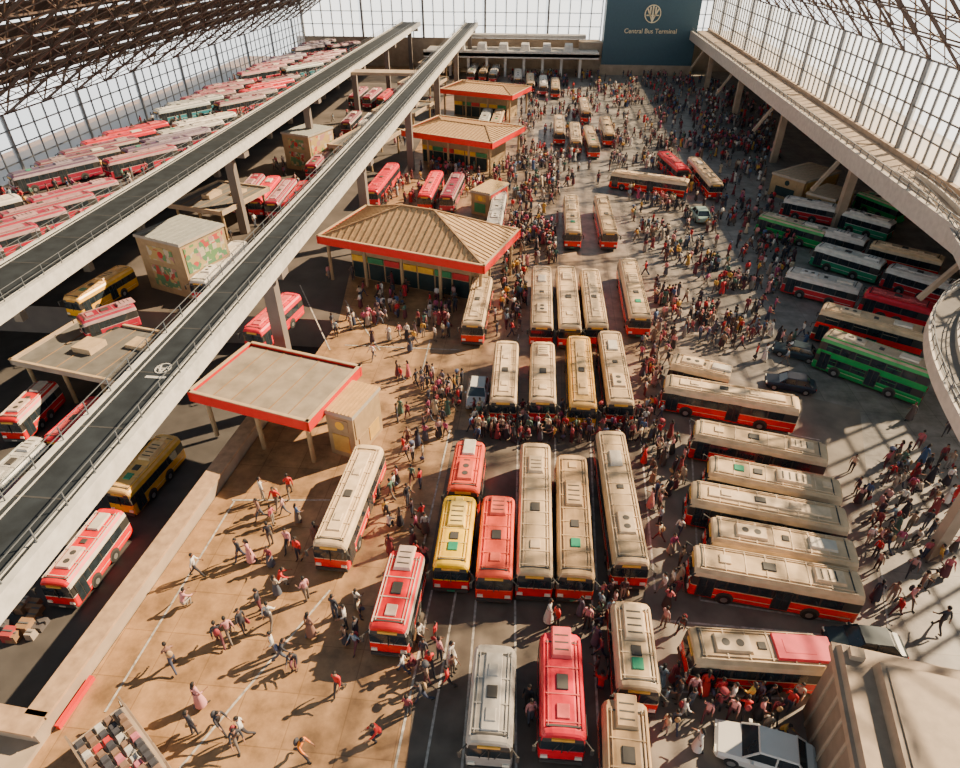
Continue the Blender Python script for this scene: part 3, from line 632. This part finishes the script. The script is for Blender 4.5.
def figure(legL,kneeL,legR,kneeR,armL,elL,armR,elR,lean=0,level=0,dress=False,bag=0,hair=0,drop=None):
    """forward = -Y ; returns verts, faces, colour ids"""
    def sw(a): return Vector((0,-math.sin(a),-math.cos(a)))
    J=[];E=[];R=[];L=[]
    def add(p,r,l,par=None):
        J.append(Vector(p));R.append(r);L.append(l)
        if par is not None:E.append((par,len(J)-1))
        return len(J)-1
    pel=add((0,0,.95),(.15,.11),PANTS)
    ld=Vector((0,-math.sin(lean),math.cos(lean)))
    P0=Vector((0,0,.95))
    wa=add(P0+ld*.14,(.135,.10),SHIRT,pel); ch=add(P0+ld*.34,(.165,.115),SHIRT,wa); uc=add(P0+ld*.47,(.12,.085),SHIRT,ch)
    nk=add(P0+ld*.54,(.052,.055),SKINR,uc); hd0=add(P0+ld*.60+Vector((0,-.01,0)),(.055,.06),SKINR,nk)
    if level==0:
        hd=add(P0+ld*.68+Vector((0,-.015,0)),(.085,.10),HAIR,hd0); add(P0+ld*.78+Vector((0,-.01,0)),(.06,.075),HAIR,hd)
    hands=[]
    for s,a,e in ((-1,armL,elL),(1,armR,elR)):
        sh=add(P0+ld*.44+Vector((s*.185,0,0)),(.06,.06),SHIRT,uc)
        v=sw(a-lean*.5); v.x=s*.16; v.normalize(); pe=J[sh]+v*.28
        ej=add(pe,(.045,.045),SHIRT,sh); v2=sw(a+e-lean*.5); v2.x=s*.04; v2.normalize(); pw=pe+v2*.25
        wj=add(pw,(.028,.03),SKINR,ej); hj=add(pw+v2*.07,(.034,.022),SKINR,wj); hands.append((pw+v2*.07,v2,s))
        if level==0: add(pw+v2*.15,(.022,.016),SKINR,hj)
    ank=[]
    for s,a,k in ((-1,legL,kneeL),(1,legR,kneeR)):
        hp=add((s*.095,0,.88),(.09,.10),PANTS,pel); kn=J[hp]+sw(a)*.42; kj=add(kn,(.058,.062),PANTS,hp)
        an=kn+sw(a-k)*.40; aj=add(an,(.042,.045),PANTS,kj); he=an+Vector((0,.0,-.045)); hj=add(he,(.04,.045),SHOE,aj)
        to=add(he+Vector((s*.02,-.16,-.012)),(.04,.025),SHOE,hj); ank.append(he.z)
    me=bpy.data.meshes.new('tmp'); me.from_pydata([tuple(j) for j in J],E,[]); ob=bpy.data.objects.new('tmp',me); scene.collection.objects.link(ob)
    md=ob.modifiers.new('s','SKIN'); md.use_smooth_shade=True; md.branch_smoothing=.3
    if level>0:
        ms=ob.modifiers.new('ss','SUBSURF'); ms.levels=1; ms.render_levels=1
    for i,sv in enumerate(me.skin_vertices[0].data): sv.radius=R[i]; sv.use_root=(i==0)
    bpy.context.view_layer.update(); dg=bpy.context.evaluated_depsgraph_get(); ev=ob.evaluated_get(dg); em=ev.to_mesh()
    V=[tuple(v.co) for v in em.vertices]; Fc=[tuple(p.vertices) for p in em.polygons]
    C=[]
    for v in V:
        v=Vector(v); best=9;bc=0
        for a,b in E:
            pa,pb=J[a],J[b]; d=pb-pa; t=max(0,min(1,(v-pa).dot(d)/max(1e-9,d.length_squared))); q=(v-(pa+d*t)).length-.5*(R[a][0]*(1-t)+R[b][0]*t)
            if q<best: best=q; bc=L[a] if t<.5 else L[b]
        C.append(bc)
    ev.to_mesh_clear(); bpy.data.objects.remove(ob); bpy.data.meshes.remove(me)
    hc=P0+ld*.70+Vector((0,-.02,0))
    if level>0:
        def hf(p,q):
            if p.y<-.2 and p.z<0: q.x*=1-.25*(-p.z); q.y*=1+.04
            if p.y<-.9 and abs(p.x)<.2: q.y-=.018
            return q
        ellip(V,Fc,C,hc,(.078,.098,.118),SKINR,14,12,hf)
        nz=hc+Vector((0,-.1,-.015)); tube(V,Fc,C,[nz+Vector((0,.0,.03)),nz+Vector((0,-.014,-.01)),nz+Vector((0,0,-.022))],[.008,.014,.008],SKINR,5)
        for s in (-1,1):
            ellip(V,Fc,C,hc+Vector((s*.03,-.088,.012)),(.012,.008,.008),EYE,6,4); ellip(V,Fc,C,hc+Vector((s*.079,.005,-.005)),(.01,.02,.03),SKINR,6,5)
        ellip(V,Fc,C,hc+Vector((0,-.088,-.055)),(.022,.007,.006),SHOE,6,4)
        def hh(p,q):
            if p.y<-.25 and p.z<.35: q*=.80
            elif p.z<-.35: q*=.82 if hair==0 else 1.02
            return q
        ellip(V,Fc,C,hc+Vector((0,.012,.018)),(.089,.106,.122),HAIR,14,10,hh)
        if hair==1: tube(V,Fc,C,[hc+Vector((0,.07,.0)),hc+Vector((0,.115,-.12)),hc+Vector((0,.115,-.28))],[.06,.055,.02],HAIR,7)
        for hp,hv,s in hands:
            side=Vector((0,-1,0))-hv*hv.dot(Vector((0,-1,0)))
            if side.length<.1: side=Vector((0,0,1))
            side.normalize(); inn=Vector((-s,0,0))
            for fi in range(4):
                o=side*(.024-.016*fi); Lf=[.062,.072,.068,.052][fi]
                b=hp+hv*.015+o; tube(V,Fc,C,[b,b+hv*Lf*.5+o*.15,b+hv*Lf*.85+inn*.014,b+hv*Lf*1.05+inn*.032],[.0095,.009,.008,.006],SKINR,5)
            b=hp-hv*.02+side*.024; tube(V,Fc,C,[b,b+side*.022+hv*.022,b+side*.03+hv*.05+inn*.01],[.012,.0105,.008],SKINR,5)
    if dress:
        n0=len(V);k=12; lev=[(.16,.12,1.06),(.19,.15,.85),(.25,.22,.45),(.27,.25,.18)]
        for rx,ry,z in lev:
            for j in range(k): t=2*math.pi*j/k; V.append((rx*math.cos(t)*(1+.05*(j%2)),ry*math.sin(t),z)); C.append(SHIRT if dress==1 else PANTS)
        for i in range(3):
            for j in range(k): q=(j+1)%k; Fc.append((n0+i*k+j,n0+i*k+q,n0+(i+1)*k+q,n0+(i+1)*k+j))
    if bag==1: ellip(V,Fc,C,P0+ld*.3+Vector((0,.19,0)),(.15,.10,.22),BAG,8,6)
    if bag==2:
        hp=hands[1][0]; ellip(V,Fc,C,hp+Vector((.02,0,-.28)),(.08,.2,.17),BAG,8,6); tube(V,Fc,C,[hp+Vector((0,-.1,-.15)),hp,hp+Vector((0,.1,-.15))],[.01,.01,.01],BAG,4)
    if bag==3: ellip(V,Fc,C,hc+Vector((0,0,.26)),(.24,.2,.15),BAG,8,6)
    V=np.array(V,dtype=np.float32); V[:,2]-=V[:,2].min() if not dress else min(ank)-.055
    return V,Fc,np.array(C)
r=math.radians
POSES=[dict(legL=r(24),kneeL=r(5),legR=r(-18),kneeR=r(22),armL=r(-22),elL=r(15),armR=r(24),elR=r(25),lean=r(4)),
 dict(legL=r(-20),kneeL=r(28),legR=r(26),kneeR=r(8),armL=r(28),elL=r(30),armR=r(-20),elR=r(10),lean=r(6),bag=1),
 dict(legL=r(3),kneeL=r(3),legR=r(-3),kneeR=r(2),armL=r(4),elL=r(8),armR=r(8),elR=r(70),lean=0),
 dict(legL=r(5),kneeL=r(4),legR=r(-4),kneeR=r(4),armL=r(2),elL=r(10),armR=r(0),elR=r(4),lean=0,bag=2),
 dict(legL=r(16),kneeL=r(3),legR=r(-14),kneeR=r(12),armL=r(10),elL=r(80),armR=r(-12),elR=r(10),lean=r(2),dress=1,hair=1),
 dict(legL=r(2),kneeL=r(2),legR=r(-2),kneeR=r(2),armL=r(12),elL=r(60),armR=r(12),elR=r(65),lean=0,dress=2,hair=1),
 dict(legL=r(30),kneeL=r(14),legR=r(-20),kneeR=r(30),armL=r(40),elL=r(20),armR=r(35),elR=r(20),lean=r(20),bag=1),
 dict(legL=r(12),kneeL=r(6),legR=r(-10),kneeR=r(10),armL=r(160),elL=r(20),armR=r(6),elR=r(10),lean=0,bag=3),
 dict(legL=r(95),kneeL=r(110),legR=r(80),kneeR=r(105),armL=r(55),elL=r(30),armR=r(60),elR=r(25),lean=r(25))]
LOW=[figure(level=0,**p) for p in POSES]; MIDT=[figure(level=1,**p) for p in POSES]
PM=bpy.data.materials.new('clothing_and_skin'); PM.use_nodes=True; nt=PM.node_tree; at=nt.nodes.new('ShaderNodeAttribute'); at.attribute_name='Col'
nt.links.new(at.outputs['Color'],nt.nodes['Principled BSDF'].inputs['Base Color']); nt.nodes['Principled BSDF'].inputs['Roughness'].default_value=.75
SK=[(.30,.14,.08),(.22,.10,.06),(.38,.20,.12),(.16,.075,.045)]
SHC=[(.50,.015,.02),(.55,.02,.03),(.25,.04,.05),(.18,.02,.03),(.62,.25,.24),(.68,.62,.55),(.05,.05,.07),(.03,.03,.04),(.12,.10,.14),(.45,.10,.12),(.07,.12,.24),(.42,.34,.26),(.40,.07,.15),(.70,.66,.6),(.04,.04,.05),(.5,.28,.26),(.10,.07,.06),(.25,.16,.11),(.06,.03,.04),(.22,.28,.33),(.6,.48,.32),(.6,.33,.06),(.08,.16,.12)]
PTC=[(.03,.03,.04),(.04,.05,.09),(.05,.04,.04),(.15,.12,.1),(.12,.03,.04),(.08,.09,.12),(.3,.26,.22)]
def palette(shirt=None,pants=None):
    return np.array([random.choice(SK),shirt or random.choice(SHC),pants or random.choice(PTC),(.012,.009,.008),(.03,.025,.02),(.01,.01,.01),random.choice([(.3,.03,.04),(.04,.04,.05),(.1,.12,.2),(.4,.25,.12)])],dtype=np.float32)
def assemble(name,items):
    vs=[];cs=[];li=[];lc=[];off=0
    for (V,Fc,C,fl,fn),x,y,z,yaw,s,pal in items:
        c,sn=math.cos(yaw),math.sin(yaw); W=np.empty_like(V); W[:,0]=(V[:,0]*c-V[:,1]*sn)*s+x; W[:,1]=(V[:,0]*sn+V[:,1]*c)*s+y; W[:,2]=V[:,2]*s+z
        vs.append(W); cs.append(pal[C]); li.append(fl+off); lc.append(fn); off+=len(V)
    vs=np.concatenate(vs); cs=np.concatenate(cs); li=np.concatenate(li).astype(np.int32); lc=np.concatenate(lc).astype(np.int32)
    me=bpy.data.meshes.new(name); me.vertices.add(len(vs)); me.vertices.foreach_set('co',vs.ravel()); me.loops.add(len(li)); me.loops.foreach_set('vertex_index',li)
    me.polygons.add(len(lc)); me.polygons.foreach_set('loop_start',np.concatenate([[0],np.cumsum(lc)[:-1]]).astype(np.int32)); 
    me.update(calc_edges=True); me.validate()
    me.polygons.foreach_set('use_smooth',np.ones(len(me.polygons),dtype=bool))
    ca=me.color_attributes.new('Col','FLOAT_COLOR','POINT'); ca.data.foreach_set('color',np.concatenate([cs,np.ones((len(cs),1),np.float32)],1).ravel())
    me.materials.append(PM); o=bpy.data.objects.new(name,me); scene.collection.objects.link(o); return o
def prep(t): return (t[0],t[1],t[2],np.array([i for f in t[1] for i in f]),np.array([len(f) for f in t[1]]))
LOW=[prep(t) for t in LOW]; MIDT=[prep(t) for t in MIDT]
red=(.58,.015,.015);pink=(.60,.26,.26);wht=(.70,.65,.58);blk=(.03,.03,.04);org=(.85,.22,.01);yel=(.70,.45,.07);brn=(.22,.11,.08)
HERO=[(185,610,8,pink),(176,668,6,brn),(198,576,0,wht),(222,645,1,blk),(232,640,0,pink),(245,632,3,blk),(262,612,2,blk),(272,626,1,wht),(308,600,2,pink),(312,636,4,brn),(283,662,6,blk),(296,664,8,blk),(276,655,2,wht),
(252,562,4,pink),(242,560,0,blk),(278,508,1,red),(291,496,0,red),(280,587,8,red),(340,693,0,red),(358,640,3,blk),(347,628,2,wht),(336,618,2,blk),(202,706,4,pink),(196,734,3,blk),(246,738,0,wht),(222,730,6,blk),(303,757,6,org),(382,738,8,red),(376,742,2,brn),
(430,672,1,red),(440,660,2,pink),(424,702,6,blk),(452,664,4,wht),(448,688,0,red),(408,506,2,blk),(262,520,0,brn),(240,745,6,blk),(548,622,4,wht),(556,628,2,red),(586,628,3,pink),(599,694,8,red),(528,708,2,blk),(530,722,3,pink),(610,642,0,red),
(905,606,1,pink),(936,630,0,blk),(915,594,2,brn),(746,706,5,yel),(716,722,3,pink),(728,706,2,wht),(702,694,4,red),(690,698,2,pink),(712,740,0,red),(676,702,2,blk),(264,500,2,wht),(300,560,3,red),(318,545,4,brn),(272,545,2,blk),(290,550,0,pink),(784,712,2,red)]
random.seed(11)
for i,(u,v,p,c) in enumerate(HERO):
    g0=G(u,v,0)
    if occupied(g0.x,g0.y,.1): continue
    t=MIDT[p]; nm='woman' if POSES[p].get('hair') else 'man'
    act={0:'walking',1:'walking',2:'standing',3:'carrying_bag',4:'walking',5:'standing',6:'leaning_forward',7:'carrying_load',8:'crouching'}[p]
    o=assemble(nm+'_'+act,[(t,0,0,0,0,1.0,palette(c))]); o.location=(g0.x,g0.y,0); o.rotation_euler[2]=random.uniform(0,6.28); o.scale=(1.45,)*3
    block(g0.x,g0.y,1,0,.3,.3)
def inpoly(x,y,P):
    c=False;n=len(P)
    for i in range(n):
        x1,y1=P[i];x2,y2=P[(i+1)%n]
        if (y1>y)!=(y2>y) and x<(x2-x1)*(y-y1)/(y2-y1)+x1: c=not c
    return c
ZON=[([(495,60),(600,62),(690,72),(770,110),(780,160),(700,150),(640,110),(520,100)],720,1),
([(510,105),(560,105),(625,110),(700,150),(610,185),(520,190)],270,1),
([(440,160),(520,150),(560,190),(555,265),(505,265),(500,222)],220,1),
([(625,188),(760,180),(800,250),(770,320),(750,350),(650,350),(630,240)],340,1),
([(505,262),(528,262),(522,345),(490,345)],50,1),([(350,275),(460,290),(455,340),(370,345)],60,1),
([(395,375),(470,385),(445,440),(395,450)],42,1),([(470,412),(650,418),(655,445),(470,442)],70,0),
([(640,330),(672,345),(665,420),(688,480),(650,520),(640,440)],48,0),([(395,440),(435,450),(425,570),(375,550)],22,1),
([(830,405),(950,420),(955,560),(910,640),(870,600),(855,500)],64,1),([(655,678),(790,690),(800,725),(720,765),(665,740)],60,1),
([(535,595),(625,595),(610,640),(600,720),(590,620)],18,1),([(655,520),(682,520),(684,640),(660,640)],12,0),
([(400,640),(460,640),(450,720),(400,720)],8,1),([(640,150),(760,130),(770,180),(650,190)],110,1),([(740,330),(800,330),(810,370),(740,360)],14,1),
([(300,300),(420,330),(400,400),(370,380)],10,1),([(380,205),(440,150),(470,150),(470,200)],60,1),([(265,500),(300,500),(310,590),(270,600)],5,0),([(350,600),(372,600),(360,650),(340,650)],4,0)]
near=[];far=[]
from mathutils import noise
for P,n,cl in ZON:
    xs=[p[0] for p in P];ys=[p[1] for p in P]; k=0;tries=0
    while k<n and tries<n*12:
        tries+=1; u=random.uniform(min(xs),max(xs));v=random.uniform(min(ys),max(ys))
        if not inpoly(u,v,P): continue
        g0=G(u,v,0)
        if cl and noise.noise(Vector((g0.x*.16,g0.y*.09,3)))<-.02 and random.random()<.85: continue
        if occupied(g0.x,g0.y,.3) or g0.y>232: continue
        p=random.choices(range(9),[5,3,6,4,4,5,1,.6,.5])[0]
        it=(g0.x,g0.y,0,random.uniform(0,6.28),random.uniform(1.15,1.32),palette())
        if v>330: near.append((MIDT[p],)+it); block(g0.x,g0.y,1,0,.25,.25) 
        else: far.append((LOW[p],)+it)
        k+=1
deck=[]
for i in range(500):
    x=random.uniform(GXL+2,DX-1.5);y=random.uniform(56,236)
    if occupied(x,y,.3): continue
    deck.append((LOW[random.randrange(7)],x,y,6,random.uniform(0,6.28),random.uniform(1.05,1.3),palette()))
for i in range(90):
    x=random.uniform(B2R-10,B1L);y=random.uniform(70,190)
    if occupied(x,y,.3): continue
    deck.append((LOW[random.randrange(7)],x,y,0,random.uniform(0,6.28),random.uniform(1.1,1.3),palette()))
assemble('crowd_of_people',near); assemble('crowd_of_people',far); assemble('crowd_of_people',deck)
# ---------------------------------------------------------------- light
w=bpy.data.worlds.new('world'); scene.world=w; w.use_nodes=True; nt=w.node_tree; bg=nt.nodes['Background']
tc=nt.nodes.new('ShaderNodeTexCoord'); sp=nt.nodes.new('ShaderNodeSeparateXYZ'); nt.links.new(tc.outputs['Generated'],sp.inputs[0])
cr=nt.nodes.new('ShaderNodeValToRGB'); nt.links.new(sp.outputs[2],cr.inputs[0])
cr.color_ramp.elements[0].position=.06; cr.color_ramp.elements[0].color=(.96,.97,.95,1); cr.color_ramp.elements[1].position=.36; cr.color_ramp.elements[1].color=(.07,.10,.13,1)
nt.links.new(cr.outputs[0],bg.inputs[0]); bg.inputs[1].default_value=2.6
sd=bpy.data.lights.new('sun','SUN'); sd.energy=17; sd.angle=math.radians(.8); sd.color=(1,.77,.49); so=bpy.data.objects.new('sun',sd); scene.collection.objects.link(so)
dv=Vector((.64,.40,.54)); so.rotation_euler=dv.to_track_quat('Z','Y').to_euler(); so.location=(60,60,80)
